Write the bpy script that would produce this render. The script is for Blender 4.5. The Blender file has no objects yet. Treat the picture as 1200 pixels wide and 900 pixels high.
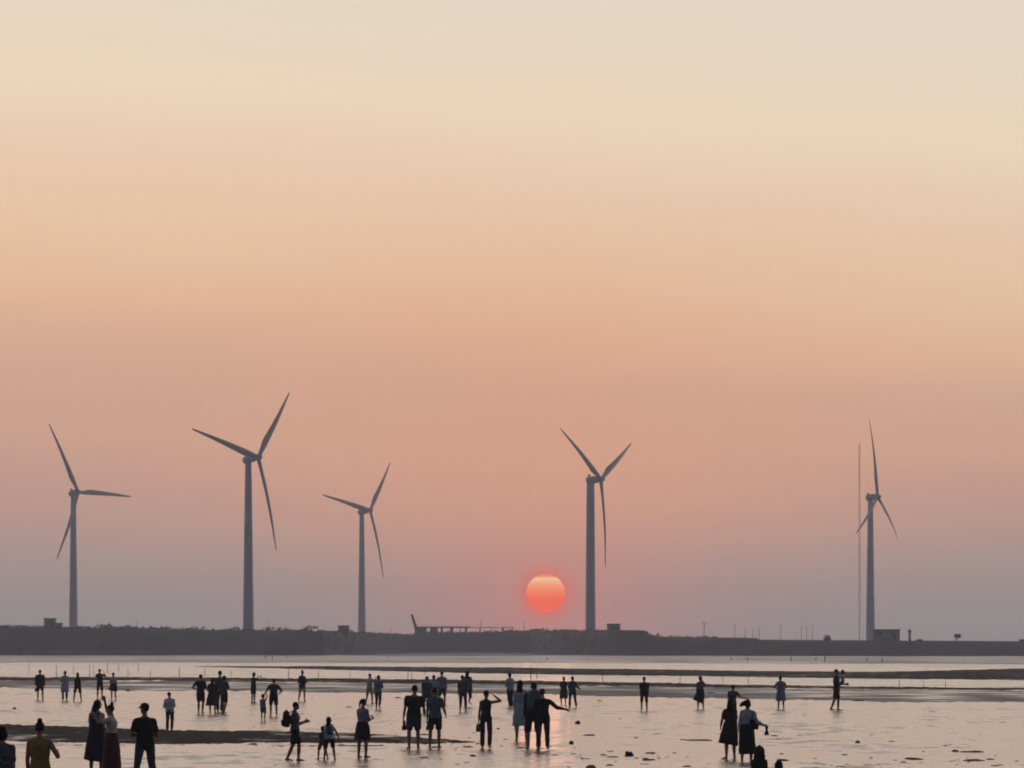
import bpy, math, random
from mathutils import Vector, Matrix, noise
R = math.radians
random.seed(7)
S = bpy.context.scene
COL = S.collection

# ------------------------------------------------------------------ camera
F = 5300.0          # focal length in photo pixels (1200 wide)
HOR = 758.0         # photo row of the horizon
EYE = 2.8           # camera height above the flat
cam_d = bpy.data.cameras.new('camera'); cam = bpy.data.objects.new('camera', cam_d); COL.objects.link(cam)
cam.location = (0, 0, EYE); cam.rotation_euler = (R(90), 0, 0)
cam_d.sensor_width = 36; cam_d.lens = F/1200*36; cam_d.shift_y = (HOR-450)/1200
cam_d.clip_start = 1; cam_d.clip_end = 90000
S.camera = cam

def lin(c):
    c = c/255
    return c/12.92 if c <= .04045 else ((c+.055)/1.055)**2.4
def rgb(r, g, b): return (lin(r), lin(g), lin(b), 1)

def gd(py): return EYE*F/(py-HOR)                     # distance of a ground point
def gp(px, py, z=0.0):
    d = gd(py); return Vector(((px-600)/F*d, d, z))
def at(px, py, d): return Vector(((px-600)/F*d, d, EYE+(HOR-py)/F*d))

# ------------------------------------------------------------------ sky
SUN_PX = (639.5, 695)
SUN_EL = math.atan((HOR-SUN_PX[1])/F); SUN_AZ = math.atan((SUN_PX[0]-600)/F)
SUN_DIR = Vector((math.sin(SUN_AZ)*math.cos(SUN_EL), math.cos(SUN_AZ)*math.cos(SUN_EL), math.sin(SUN_EL)))
W = bpy.data.worlds.new('World'); S.world = W; W.use_nodes = True
nt = W.node_tree; nt.nodes.clear()
def N(t, **k):
    n = nt.nodes.new(t)
    for a, b in k.items(): setattr(n, a, b)
    return n
def L(a, b): nt.links.new(a, b)
def M(op, a, b=None, c=None, clamp=False):
    n = N('ShaderNodeMath', operation=op); n.use_clamp = clamp
    for i, v in enumerate((a, b, c)):
        if v is None: continue
        if isinstance(v, (int, float)): n.inputs[i].default_value = v
        else: L(v, n.inputs[i])
    return n.outputs[0]
def MR(v, a, b, smooth=True):
    n = N('ShaderNodeMapRange', interpolation_type='SMOOTHSTEP' if smooth else 'LINEAR')
    L(v, n.inputs[0]); n.inputs[1].default_value = a; n.inputs[2].default_value = b
    return n.outputs[0]
def MIX(f, a, b, blend='MIX'):
    n = N('ShaderNodeMix', data_type='RGBA', blend_type=blend)
    for i, v in ((0, f), (6, a), (7, b)):
        if isinstance(v, (int, float)): n.inputs[i].default_value = v
        elif isinstance(v, tuple): n.inputs[i].default_value = v
        else: L(v, n.inputs[i])
    return n.outputs[2]
tc = N('ShaderNodeTexCoord'); sep = N('ShaderNodeSeparateXYZ'); L(tc.outputs['Generated'], sep.inputs[0])
dx, dy, dz = sep.outputs
# faint layers of smoke and dust, stretched along the horizon
mp = N('ShaderNodeMapping'); mp.inputs['Scale'].default_value = (9, 9, 70); L(tc.outputs['Generated'], mp.inputs[0])
nz = N('ShaderNodeTexNoise'); L(mp.outputs[0], nz.inputs['Vector']); nz.inputs['Scale'].default_value = 1.0; nz.inputs['Detail'].default_value = 5
nz.inputs['Roughness'].default_value = .55
lay = M('MULTIPLY', M('SUBTRACT', nz.outputs['Fac'], .5), .013)
el = M('ADD', dz, M('MULTIPLY', lay, MR(dz, .004, .05)))
el = M('ADD', el, M('MULTIPLY', M('MULTIPLY', dx, MR(dz, .025, .08)), .075))
ramp = N('ShaderNodeValToRGB'); L(MR(el, 0, .16, False), ramp.inputs[0])
SKY = [(758, (152, 145, 144)), (735, (157, 149, 146)), (690, (170, 152, 145)), (640, (189, 159, 146)), (605, (207, 163, 144)), (565, (222, 169, 146)), (520, (236, 180, 147)),
       (435, (241, 189, 154)), (395, (253, 200, 158)), (310, (255, 213, 172)), (215, (252, 219, 187)), (135, (255, 229, 198)), (15, (244, 228, 205)), (-80, (243, 226, 203))]
cr = ramp.color_ramp
for i, (y, c) in enumerate(SKY):
    p = (HOR-y)/F/.16
    e = cr.elements[i] if i < 2 else cr.elements.new(min(1, p))
    e.position = min(1, p)
    e.color = rgb(*c)
sky_n = N('ShaderNodeTexSky', sky_type='NISHITA')
sky_n.sun_disc = False; sky_n.sun_elevation = R(1.2); sky_n.sun_rotation = -SUN_AZ
sky_n.dust_density = 3.0; sky_n.air_density = 1.0
hi = MIX(1.0, sky_n.outputs[0], (.12, .12, .12, 1), 'MULTIPLY')
hi = MIX(.7, hi, rgb(140, 142, 152))
low = ramp.outputs[0]
up = MIX(MR(dz, .14, .26), low, (2.7, 2.25, 1.92, 1))  # overbright band above the frame, added to brighten reflections on the wet flats
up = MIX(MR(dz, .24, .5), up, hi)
east = MIX(MR(dz, -.05, .3), rgb(92, 90, 100), rgb(100, 104, 115))
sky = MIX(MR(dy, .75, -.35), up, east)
# glow around the sun
dot = N('ShaderNodeVectorMath', operation='DISTANCE'); L(tc.outputs['Generated'], dot.inputs[0]); dot.inputs[1].default_value = SUN_DIR
ang = dot.outputs['Value']
g1 = M('EXPONENT', M('MULTIPLY', M('POWER', M('DIVIDE', ang, .0245), 1.1), -1))
g2 = M('EXPONENT', M('MULTIPLY', M('POWER', M('DIVIDE', ang, .0056), 4), -1))
sky = MIX(M('MULTIPLY', g1, .80), sky, rgb(236, 136, 118))
sky = MIX(M('MULTIPLY', g2, .9), sky, rgb(255, 96, 74))
hx = M('DIVIDE', M('SUBTRACT', dx, SUN_DIR.x), .075); g3 = M('EXPONENT', M('MULTIPLY', M('MULTIPLY', hx, hx), -1))
g3 = M('MULTIPLY', g3, M('MULTIPLY', MR(dz, .008, .04), MR(dz, .11, .04)))
sky = MIX(M('MULTIPLY', g3, .6), sky, rgb(255, 182, 136))
ground_c = rgb(95, 92, 98)
sky = MIX(MR(dz, -.06, -.01), ground_c, sky)
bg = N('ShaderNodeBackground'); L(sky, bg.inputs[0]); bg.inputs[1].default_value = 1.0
out = N('ShaderNodeOutputWorld'); L(bg.outputs[0], out.inputs[0])

sl = bpy.data.lights.new('sun_light', 'SUN'); slo = bpy.data.objects.new('sun_light', sl); COL.objects.link(slo)
sl.energy = .02; sl.color = (1, .36, .22); sl.angle = R(.55)
slo.rotation_euler = (-SUN_DIR).to_track_quat('-Z', 'Y').to_euler()
slo.location = (0, 300, 60)

S.view_settings.view_transform = 'Standard'; S.view_settings.look = 'None'
S.view_settings.exposure = 0; S.view_settings.gamma = 1
S.render.engine = 'CYCLES'
S.cycles.use_denoising = True
S.cycles.filter_width = 1.9
S.cycles.max_bounces = 6; S.cycles.volume_bounces = 1
S.cycles.use_adaptive_sampling = False

# ------------------------------------------------------------------ materials
MATS = {}
def mat(name, c, rough=.85, var=.18, scale=6.0, spec=.3, bump=0.0, bscale=40):
    if name in MATS: return MATS[name]
    m = bpy.data.materials.new(name); m.use_nodes = True; t = m.node_tree
    b = t.nodes['Principled BSDF']; b.inputs['Roughness'].default_value = rough
    b.inputs['Specular IOR Level'].default_value = spec
    co = t.nodes.new('ShaderNodeTexCoord'); n = t.nodes.new('ShaderNodeTexNoise')
    t.links.new(co.outputs['Object'], n.inputs['Vector']); n.inputs['Scale'].default_value = scale; n.inputs['Detail'].default_value = 4
    r = t.nodes.new('ShaderNodeValToRGB'); t.links.new(n.outputs['Fac'], r.inputs[0])
    r.color_ramp.elements[0].position = .3; r.color_ramp.elements[1].position = .7
    k = rgb(*c)
    r.color_ramp.elements[0].color = tuple(v*(1-var) for v in k[:3])+(1,)
    r.color_ramp.elements[1].color = tuple(min(1, v*(1+var)) for v in k[:3])+(1,)
    t.links.new(r.outputs[0], b.inputs['Base Color'])
    if bump:
        n2 = t.nodes.new('ShaderNodeTexNoise'); t.links.new(co.outputs['Object'], n2.inputs['Vector']); n2.inputs['Scale'].default_value = bscale
        bp = t.nodes.new('ShaderNodeBump'); bp.inputs['Strength'].default_value = bump
        t.links.new(n2.outputs['Fac'], bp.inputs['Height']); t.links.new(bp.outputs[0], b.inputs['Normal'])
    MATS[name] = m; return m

def wet_mat(name, c_mud, c_wet, r_dry, r_wet, lo, hi, scales, bump, aniso=(1, 1, 1), dist=.02, dry_spec=.15):
    """wet sand or water: patches (noise in the ground's own metres) go from rough mud to a smooth film of water"""
    m = bpy.data.materials.new(name); m.use_nodes = True; t = m.node_tree
    b = t.nodes['Principled BSDF']; b.inputs['IOR'].default_value = 1.75
    co = t.nodes.new('ShaderNodeTexCoord'); mpn = t.nodes.new('ShaderNodeMapping'); mpn.inputs['Scale'].default_value = aniso
    t.links.new(co.outputs['Object'], mpn.inputs[0])
    def noi(sc, det=4):
        n = t.nodes.new('ShaderNodeTexNoise'); t.links.new(mpn.outputs[0], n.inputs['Vector'])
        n.inputs['Scale'].default_value = sc; n.inputs['Detail'].default_value = det; return n.outputs['Fac']
    a, bb = noi(scales[0]), noi(scales[1])
    mx = t.nodes.new('ShaderNodeMath'); mx.operation = 'MULTIPLY_ADD'; t.links.new(bb, mx.inputs[0]); mx.inputs[1].default_value = .6
    m2 = t.nodes.new('ShaderNodeMath'); m2.operation = 'MULTIPLY'; t.links.new(a, m2.inputs[0]); m2.inputs[1].default_value = .4
    t.links.new(m2.outputs[0], mx.inputs[2])
    f = t.nodes.new('ShaderNodeMapRange'); f.interpolation_type = 'SMOOTHSTEP'; t.links.new(mx.outputs[0], f.inputs[0])
    f.inputs[1].default_value = lo; f.inputs[2].default_value = hi
    fr = t.nodes.new('ShaderNodeMapRange'); t.links.new(f.outputs[0], fr.inputs[0]); fr.inputs[3].default_value = r_dry; fr.inputs[4].default_value = r_wet
    t.links.new(fr.outputs[0], b.inputs['Roughness'])
    mc = t.nodes.new('ShaderNodeMix'); mc.data_type = 'RGBA'; t.links.new(f.outputs[0], mc.inputs[0])
    mc.inputs[6].default_value = rgb(*c_mud); mc.inputs[7].default_value = rgb(*c_wet)
    t.links.new(mc.outputs[2], b.inputs['Base Color'])
    sp = t.nodes.new('ShaderNodeMapRange'); t.links.new(f.outputs[0], sp.inputs[0]); sp.inputs[3].default_value = dry_spec; sp.inputs[4].default_value = .5
    t.links.new(sp.outputs[0], b.inputs['Specular IOR Level'])
    if bump:
        n3 = noi(scales[2], 6)
        bp = t.nodes.new('ShaderNodeBump'); bp.inputs['Strength'].default_value = bump; bp.inputs['Distance'].default_value = dist
        t.links.new(n3, bp.inputs['Height']); t.links.new(bp.outputs[0], b.inputs['Normal'])
    return m

# ------------------------------------------------------------------ mesh helpers
class MB:
    def __init__(s): s.v = []; s.f = []
    def add(s, vs, fs):
        o = len(s.v); s.v += [Vector(v) for v in vs]; s.f += [tuple(i+o for i in f) for f in fs]; return s
    def tube(s, rings, lat=None, n=12, cap=True, dome=False):
        """rings: (centre, rx, ry); lat is the direction of rx (default: any)"""
        pts = [Vector(r[0]) for r in rings]; vs = []
        for i, (c, rx, ry) in enumerate(rings):
            t = (pts[min(i+1, len(pts)-1)]-pts[max(i-1, 0)])
            t = t.normalized() if t.length > 1e-9 else Vector((0, 0, 1))
            a = Vector(lat) if lat is not None else (Vector((1, 0, 0)) if abs(t.x) < .8 else Vector((0, 1, 0)))
            a = (a-t*a.dot(t)); a = a.normalized() if a.length > 1e-6 else t.orthogonal().normalized()
            b = t.cross(a)
            for k in range(n):
                q = 2*math.pi*k/n
                vs.append(Vector(c)+a*rx*math.cos(q)+b*ry*math.sin(q))
        fs = []
        for i in range(len(rings)-1):
            for k in range(n):
                k2 = (k+1) % n
                fs.append((i*n+k, i*n+k2, (i+1)*n+k2, (i+1)*n+k))
        if cap:
            m = len(rings)-1
            vs += [pts[0], pts[-1]]; c0 = len(vs)-2
            for k in range(n):
                k2 = (k+1) % n
                fs.append((c0, k2, k)); fs.append((c0+1, m*n+k, m*n+k2))
        return s.add(vs, fs)
    def limb(s, a, b, ra, rb, n=10):
        """round-ended tapered limb"""
        a, b = Vector(a), Vector(b); t = (b-a).normalized()
        rg = []
        for q in (-1, -.8, -.45): rg.append((a+t*ra*q, ra*math.sqrt(max(.02, 1-q*q))))
        for u in (0, .33, .66, 1): rg.append((a.lerp(b, u), ra+(rb-ra)*u))
        for q in (.45, .8, 1): rg.append((b+t*rb*q, rb*math.sqrt(max(.02, 1-q*q))))
        return s.tube([(c, r, r) for c, r in rg], n=n)
    def ball(s, c, rx, ry, rz, mtx=None, n=14, m=9):
        rg = []; c = Vector(c)
        vs = []; 
        for i in range(m+1):
            th = math.pi*i/m
            for k in range(n):
                q = 2*math.pi*k/n
                p = Vector((rx*math.sin(th)*math.cos(q), ry*math.sin(th)*math.sin(q), -rz*math.cos(th)))
                vs.append(c+(mtx @ p if mtx else p))
        fs = [(i*n+k, i*n+(k+1) % n, (i+1)*n+(k+1) % n, (i+1)*n+k) for i in range(m) for k in range(n)]
        return s.add(vs, fs)
    def box(s, c, sx, sy, sz, mtx=None):
        c = Vector(c); vs = []
        for z in (-1, 1):
            for x, y in ((-1, -1), (1, -1), (1, 1), (-1, 1)):
                p = Vector((x*sx/2, y*sy/2, z*sz/2)); vs.append(c+(mtx @ p if mtx else p))
        return s.add(vs, [(3, 2, 1, 0), (4, 5, 6, 7), (0, 1, 5, 4), (1, 2, 6, 5), (2, 3, 7, 6), (3, 0, 4, 7)])
    def xf(s, m): s.v = [m @ v for v in s.v]; return s
    def build(s, name, material, parent=None, smooth=True, loc=None):
        me = bpy.data.meshes.new(name); me.from_pydata([tuple(v) for v in s.v], [], s.f); me.update()
        me.materials.append(material)
        if smooth: me.polygons.foreach_set('use_smooth', [True]*len(me.polygons))
        o = bpy.data.objects.new(name, me); COL.objects.link(o)
        if parent: o.parent = parent
        if loc is not None: o.location = loc
        return o
def tag(o, label=None, cat=None, group=None, kind=None):
    if label: o['label'] = label
    if cat: o['category'] = cat
    if group: o['group'] = group
    if kind: o['kind'] = kind
    return o
def empty(name, loc, rz=0, label=None, cat=None, group=None):
    o = bpy.data.objects.new(name, None); COL.objects.link(o); o.location = loc; o.rotation_euler = (0, 0, rz); o.empty_display_size = .3
    return tag(o, label, cat, group)
def bevel(o, w, seg=2):
    b = o.modifiers.new('bevel', 'BEVEL'); b.width = w; b.segments = seg; b.limit_method = 'ANGLE'; return o
def interp(tab, x):
    if x <= tab[0][0]: return tab[0][1]
    for (a, b), (c, d) in zip(tab, tab[1:]):
        if x <= c: return b+(d-b)*(x-a)/(c-a)
    return tab[-1][1]

# ------------------------------------------------------------------ the setting: tidal flat, channels, sandbars
GX, GY0, GY1 = 1300, -120, 2700
m_flat = wet_mat('wet_sand', (70, 62, 56), (74, 68, 62), .40, .19, .38, .50, (.16, 1.1, 3.2), .9, (1, .3, 1), .03)
m_near = wet_mat('wet_sand_near', (74, 68, 64), (78, 74, 70), .42, .21, .38, .50, (.18, 1.3, 4), .9, (1, .35, 1), .03)
m_chan = wet_mat('ruffled_water', (70, 76, 86), (66, 74, 84), .56, .40, .38, .6, (.01, .05, .6), .5, (1, .35, 1), .05)
m_thin = wet_mat('still_water', (64, 62, 60), (64, 62, 60), .32, .23, .38, .55, (.02, .12, .8), .5, (1, .5, 1), .03)
m_bar = wet_mat('sandbar_mud', (30, 27, 27), (36, 34, 35), .95, .40, .53, .66, (.12, .9, 4), .8, (1, .4, 1), .06, .02)
m_mix = wet_mat('mud_with_puddles', (74, 72, 78), (66, 66, 72), .75, .33, .45, .62, (.06, .4, 3), .4, (.5, .35, 1), .04)

def sheet(name, y0, y1, z, material, nx=40):
    b = MB(); ny = 30; vs = []
    for j in range(ny+1):
        for i in range(nx+1):
            vs.append((-GX+2*GX*i/nx, y0+(y1-y0)*j/ny, z))
    fs = [(j*(nx+1)+i, j*(nx+1)+i+1, (j+1)*(nx+1)+i+1, (j+1)*(nx+1)+i) for j in range(ny) for i in range(nx)]
    return tag(b.add(vs, fs).build(name, material, smooth=False), kind='structure')
sheet('tidal_flat', GY0, GY1, 0, m_flat)

def patch(name, far, near, h, material, x0, x1, seed=0, jit=1.0, rows=10, step=5, z0=.004, bumps=.35):
    """a low bank of mud or a film of water: its far and near edges are given as photo rows by photo column"""
    b = MB(); vs = []; cols = int((x1-x0)/step)+1
    for i in range(cols):
        px = x0+i*step
        yf = interp(far, px); yn = interp(near, px)
        w = yn-yf
        yf += jit*min(1, w/3)*(noise.noise((px*.011, seed, 0))*1.0+noise.noise((px*.05, seed, 3))*.5)
        yn += jit*min(1, w/3)*(noise.noise((px*.009, seed, 9))*1.2+noise.noise((px*.045, seed, 5))*.7+noise.noise((px*.13, seed, 6))*.3)
        yf += jit*min(.6, w/6)*noise.noise((px*.16, seed, 21))*1.6; yn += jit*min(.5, w/6)*1.7*noise.noise((px*.3, seed, 22))
        yn = max(yn, yf+.05)
        df, dn = gd(yf), gd(yn)
        for j in range(rows+1):
            u = j/rows; d = dn+(df-dn)*u
            x = (px-600)/F*d
            e = min(1, min(u, 1-u)*4)
            z = -.015+(z0+.015)*min(1, e*4) if h == 0 else -.015+(h+.015)*e*(2-e)*(1+bumps*noise.noise((x*.12, d*.05, seed)))*min(1, w/4)
            if h == 0: z = z0
            vs.append((x, d, z))
    fs = [(i*(rows+1)+j, (i+1)*(rows+1)+j, (i+1)*(rows+1)+j+1, i*(rows+1)+j+1) for i in range(cols-1) for j in range(rows)]
    return tag(b.add(vs, fs).build(name, material), kind='structure')

XL, XR = -900, 2100
# far channel (ruffled) and the calmer strip in front of the long bar
patch('far_water', [(XL, 760), (XR, 760)], [(XL, 776.5), (600, 777.5), (1200, 779), (XR, 781)], 0, m_chan, XL, XR, 1, .5)
patch('channel_water', [(XL, 776), (600, 777), (1200, 778.5), (XR, 780)], [(XL, 800), (0, 800), (600, 804), (1200, 812), (XR, 822)], 0, m_thin, XL, XR, 2, .6, rows=24, z0=.008)
patch('near_flat', [(XL, 866), (300, 873), (600, 880), (700, 890), (800, 893), (1200, 896), (XR, 903)], [(XL, 1150), (XR, 1150)], 0, m_near, XL, XR, 4, 3.5, rows=30, z0=.004)
# sandbars
patch('sandbar', [(205, 780.6), (300, 780.5), (400, 780.8), (600, 782.3), (800, 785), (1000, 787.2), (1080, 786), (1200, 783), (XR, 778)],
      [(205, 780.9), (300, 783), (400, 785.2), (600, 790.5), (800, 792.6), (1000, 795.6), (1200, 797.5), (XR, 804)], .10, m_bar, 205, XR, 11, .6)
patch('sandbar', [(820, 781.6), (920, 781.6), (1060, 782), (1300, 782.2)], [(820, 781.8), (920, 782.6), (1060, 783.4), (1300, 784)], .03, m_bar, 820, 1300, 12, .3)
patch('mudflat', [(XL, 792), (0, 793), (200, 793.5), (400, 795), (600, 797), (700, 799), (1000, 804.5), (1200, 806), (XR, 810)],
      [(XL, 797), (0, 797.8), (200, 798.3), (400, 800.5), (600, 803), (700, 804.5), (1000, 808), (1200, 809), (XR, 814)], .05, m_bar, XL, XR, 13, .9)
patch('mudflat', [(XL, 796), (0, 797), (200, 797.5), (400, 799.5), (600, 801), (700, 803), (1000, 807), (1200, 808.5), (XR, 813)],
      [(XL, 804), (0, 806.5), (200, 810), (400, 811.5), (600, 814), (800, 818.5), (1000, 822.5), (1200, 824), (XR, 828)], .035, m_mix, XL, XR, 14, 1.6, rows=16)
patch('sandbar', [(XL, 842), (0, 848), (100, 851), (200, 855), (330, 857), (440, 860), (500, 866), (565, 869.5)],
      [(XL, 866), (0, 869), (100, 871.5), (250, 873), (330, 870.5), (440, 871), (500, 871.5), (565, 870)], .06, m_bar, XL, 565, 15, 1.2, rows=16, step=3)
patch('sandbar', [(150, 873.6), (300, 873.4), (420, 873), (540, 873)], [(150, 874), (300, 875.2), (420, 875), (540, 873.3)], .02, m_bar, 150, 540, 16, .5, step=3)
patch('sandbar', [(400, 766.7), (520, 766.7), (700, 766.6)], [(400, 768.2), (520, 768.4), (700, 768)], .25, m_bar, 400, 700, 17, .1)

# ------------------------------------------------------------------ embankment
TOE = [(-6000, 768), (380, 768.1), (430, 766.6), (480, 765.9), (620, 765.9), (660, 767.4), (720, 768.3), (1000, 769), (1200, 769), (7000, 769)]
TOP = [(-6000, 733), (-60, 734), (0, 735), (60, 736.5), (150, 736), (200, 738), (290, 739.5), (340, 738.5), (400, 741), (440, 743), (475, 744), (500, 741.5), (560, 741), (600, 739.5),
       (690, 739.5), (705, 738.2), (757, 738.6), (760, 743), (772, 746), (800, 746.8), (870, 747.5), (888, 748), (890, 749.8), (1020, 750.6), (1200, 751.6), (7000, 752)]
def bank_d(px): return gd(interp(TOE, px))
def bank_top(px): return interp(TOP, px)
m_bank = mat('embankment_soil', (66, 62, 58), .95, .35, .08, .1)
bm = MB(); vs = []; cols = []
px = -4400
while px <= 5600:
    cols.append(px); px += 3 if -60 < px < 1260 else 40
for px in cols:
    d = bank_d(px); zt = EYE+(HOR-bank_top(px))*(d+22)/F
    rough = .5 if px < 700 else .12
    prof = [(-6, -.3), (0, .25), (3, .9), (8, zt*.42), (15, zt*.8), (22, zt), (40, zt+.1), (60, zt*.5), (90, -.3)]
    for k, (o, z) in enumerate(prof):
        jz = rough*noise.noise((px*.06, k*1.7, 2)) if 1 < k < 7 else 0
        if k == 5 or k == 6: jz *= .6
        vs.append(((px-600)/F*(d+o), d+o+.8*noise.noise((px*.05, k, 8)), z+jz))
n = 9
fs = [(i*n+j, (i+1)*n+j, (i+1)*n+j+1, i*n+j+1) for i in range(len(cols)-1) for j in range(n-1)]
tag(bm.add(vs, fs).build('embankment', m_bank), kind='structure')

m_scrub = mat('scrub_leaves', (58, 66, 44), .9, .45, .25, .1)
sc = MB()
def leaf_clump(b, c, r, n, size, squash=.8):
    for _ in range(n):
        u = Vector((random.gauss(0, 1), random.gauss(0, 1), random.gauss(0, 1)*squash)); u = u.normalized()*r*random.random()**.4
        u.z *= squash
        p = c+u; s = size*random.uniform(.6, 1.4)
        a = Vector((random.gauss(0, 1), random.gauss(0, 1), random.gauss(0, 1))).normalized(); t = a.orthogonal().normalized(); w = a.cross(t)
        b.add([p-t*s*.5, p+w*s*.3, p+t*s*.5, p-w*s*.3], [(0, 1, 2, 3)])
def scrub(x0, x1, count, lift, onface):
    for _ in range(count):
        px = random.uniform(x0, x1); d = bank_d(px); zt = EYE+(HOR-bank_top(px))*(d+22)/F
        u = random.uniform(.15, 1) if onface and random.random() < .55 else random.uniform(1, 1.35)
        o = 22*u if u <= 1 else 22+(u-1)*40
        z = zt*min(1, u**1.1)
        r = random.uniform(.5, 1.2)*(1+.4*noise.noise((px*.03, 0, 5)))
        hgt = (lift*1.5*random.random()**2*(.6+1.1*noise.noise((px*.045, 1, 5)))-.25*r)*(1 if u > .9 else .8)
        leaf_clump(sc, Vector(((px-600)/F*(d+o), d+o, z+hgt)), r, 22, .5)
scrub(-500, 470, 2300, .9, True)
scrub(470, 700, 420, .7, True)
scrub(758, 840, 40, .5, False)
tag(sc.build('shoreline_scrub', m_scrub, smooth=False), 'low dark scrub covering the crest of the far embankment', 'scrub', kind='stuff')

# ------------------------------------------------------------------ wind turbines
m_tow = mat('turbine_white', (138, 140, 148), .5, .03, .3, .4)
m_blade = mat('blade_white', (112, 106, 108), .45, .04, .3, .4)
m_dark = mat('dark_steel', (58, 56, 60), .6, .15, 2)
m_conc = mat('pale_concrete', (128, 124, 120), .9, .15, .8)
RB = 35.5
def turbine(hub, tips, topx, topy, basex, basey, label, TB=(2.0, 1.2, 2.1)):
    p = [Vector((x, -y)) for x, y in tips]; c = (p[0]+p[1]+p[2])/3; p = [q-c for q in p]
    u2 = (2*p[0]-p[1]-p[2])/3; v2 = (p[1]-p[2])/math.sqrt(3)
    import cmath
    w = cmath.sqrt(complex(v2.length_squared-u2.length_squared, -2*u2.dot(v2)))
    best = None
    for sg in (1, -1):
        u = Vector((u2.x, sg*w.real, u2.y)); v = Vector((v2.x, sg*w.imag, v2.y))
        nn = u.cross(v).normalized()
        if nn.y > 0: nn = -nn
        if best is None or nn.x > best[0].x: best = (nn, u, v)
    nn, u, v = best
    Rpx = u.length; d = RB*F/Rpx
    print('turbine', label[:30], 'R', round(Rpx, 1), 'd', round(d), 'n', [round(q, 2) for q in nn])
    ax = Vector((nn.x, nn.y, 0)).normalized()
    if nn.x < .5: ax = Vector((.7, -.71, 0))
    zt = at(0, topy, d).z; base = at(basex, 758, d); tx = (topx-600)/F*d
    root = empty('wind_turbine', (tx, d, 0), 0, label, 'wind turbine', 'white wind turbines behind the embankment')
    MI = Matrix.Translation(Vector((-tx, -d, 0)))
    zb = 4.0
    b = MB(); rg = [((0, 0, -.5), TB[2]+.4, TB[2]+.4), ((0, 0, zb-.5), TB[2]+.1, TB[2]+.1)]
    for k in range(13):
        q = k/12; z = zb-.5+(zt-.9-zb+.5)*q
        rr = TB[2]+(TB[1]-TB[2])*q
        rg.append(((0, 0, z+.02), rr, rr))
        if k in (4, 8): rg += [((0, 0, z+.1), rr+.03, rr+.03), ((0, 0, z+.35), rr+.03, rr+.03), ((0, 0, z+.4), rr-.005, rr-.005)]
    tw = b.tube(rg, lat=(1, 0, 0), n=28).build('tower', m_tow, root)
    db = MB().box((0, -2.24, 5.2), 1.0, .25, 2.2).build('door', m_dark, tw, False)
    # nacelle along the axis: from behind the tower to the hub
    lat = ax.cross(Vector((0, 0, 1)))
    T = Vector((0, 0, zt))
    hubw = at(hub[0], hub[1], d); hubl = Vector((hubw.x-tx, 0, hubw.z))
    over = max(2.6, min(6, hubl.x/max(.3, ax.x)))
    H = Vector((0, 0, hubl.z))+ax*over; H.x = hubl.x
    b = MB(); rg = []
    back = T-ax*TB[0]+Vector((0, 0, .1)); front = H-ax*1.0
    for q, s in ((0, .55), (.06, .9), (.3, 1.0), (.7, 1.0), (.92, .85), (1, .7)):
        rg.append((back.lerp(front, q), 1.6*s, 1.5*s))
    nac = b.tube(rg, lat=lat, n=16).build('nacelle', m_tow, root)
    bevel(MB().box(back.lerp(front, .18)+Vector((0, 0, 1.9)), .9, .9, .8).build('cooler', m_dark, nac, False), .05)
    b = MB(); rg = []
    for q in range(9):
        s = q/8; rg.append((H-ax*1.1+ax*3.0*s, 1.2*math.sqrt(max(.01, 1-s**2.4)), 1.2*math.sqrt(max(.01, 1-s**2.4))))
    b.tube(rg, lat=lat, n=16).build('hub', m_tow, root)
    for k in range(3):
        a2 = 2*math.pi*k/3
        q3 = u*math.cos(a2)+v*math.sin(a2)
        tip = Vector(((c.x+q3.x)-topx, 0, -(c.y+q3.z))); 
        tx3 = at(c.x+q3.x, -(c.y+q3.z), d)
        tip = Vector((tx3.x-tx, H.y+q3.y*d/F, tx3.z))
        r0 = H; rd = tip-r0; Lb = rd.length; e = rd.normalized()
        nb = (nn-e*nn.dot(e)).normalized(); ch = e.cross(nb)
        vs = []; m = 16; st = 18
        for i in range(st+1):
            q = i/st; rr = Lb*q
            if q < .06: cw, th = .75, .75
            elif q < .22:
                s = (q-.06)/.16; s = s*s*(3-2*s); cw, th = .75+(1.3-.75)*s, .75+(.36-.75)*s
            else:
                s = (q-.22)/.78; cw, th = 1.3*(1-s)**.85*.8+.27, .42*(1-s)**1.1+.05
            tw_ = R(16)*(1-q)**2+R(4)
            bend = nb*(1.0*math.sin(math.pi*q)*.6)
            ctr = r0+e*rr+bend
            ca = ch*math.cos(tw_)+nb*math.sin(tw_); na = e.cross(ca)
            off = cw*.35*min(1, max(0, (q-.06)/.16))
            for j in range(m):
                g = 2*math.pi*j/m
                vs.append(ctr+ca*(cw*math.cos(g)-off)+na*th*math.sin(g)*(1+.35*math.cos(g) if q > .12 else 1))
        fs = [(i*m+j, i*m+(j+1) % m, (i+1)*m+(j+1) % m, (i+1)*m+j) for i in range(st) for j in range(m)]
        fs.append(tuple(range(st*m, st*m+m))); fs.append(tuple(range(m-1, -1, -1)))
        MB().add(vs, fs).build('blade', m_blade, root)
turbine((92, 577), [(61, 498), (148, 580), (71, 656)], 86, 579, 82, 735, 'white wind turbine at the far left, one blade flat out to the right')
turbine((303, 536), [(336, 457), (232, 507), (323, 645)], 291, 540, 289, 742, 'tallest white wind turbine, looming over the bare left crest of the embankment')
turbine((434, 598), [(456, 541), (381, 582), (449, 677)], 424, 601, 423, 741, 'smallest white wind turbine, between the tallest one and the trestle')
turbine((704, 562), [(656, 506), (742, 516), (709, 665)], 692, 563, 691, 742, 'white wind turbine just right of the setting sun, blades in a Y', TB=(1.7, 1.6, 2.1))
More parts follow.
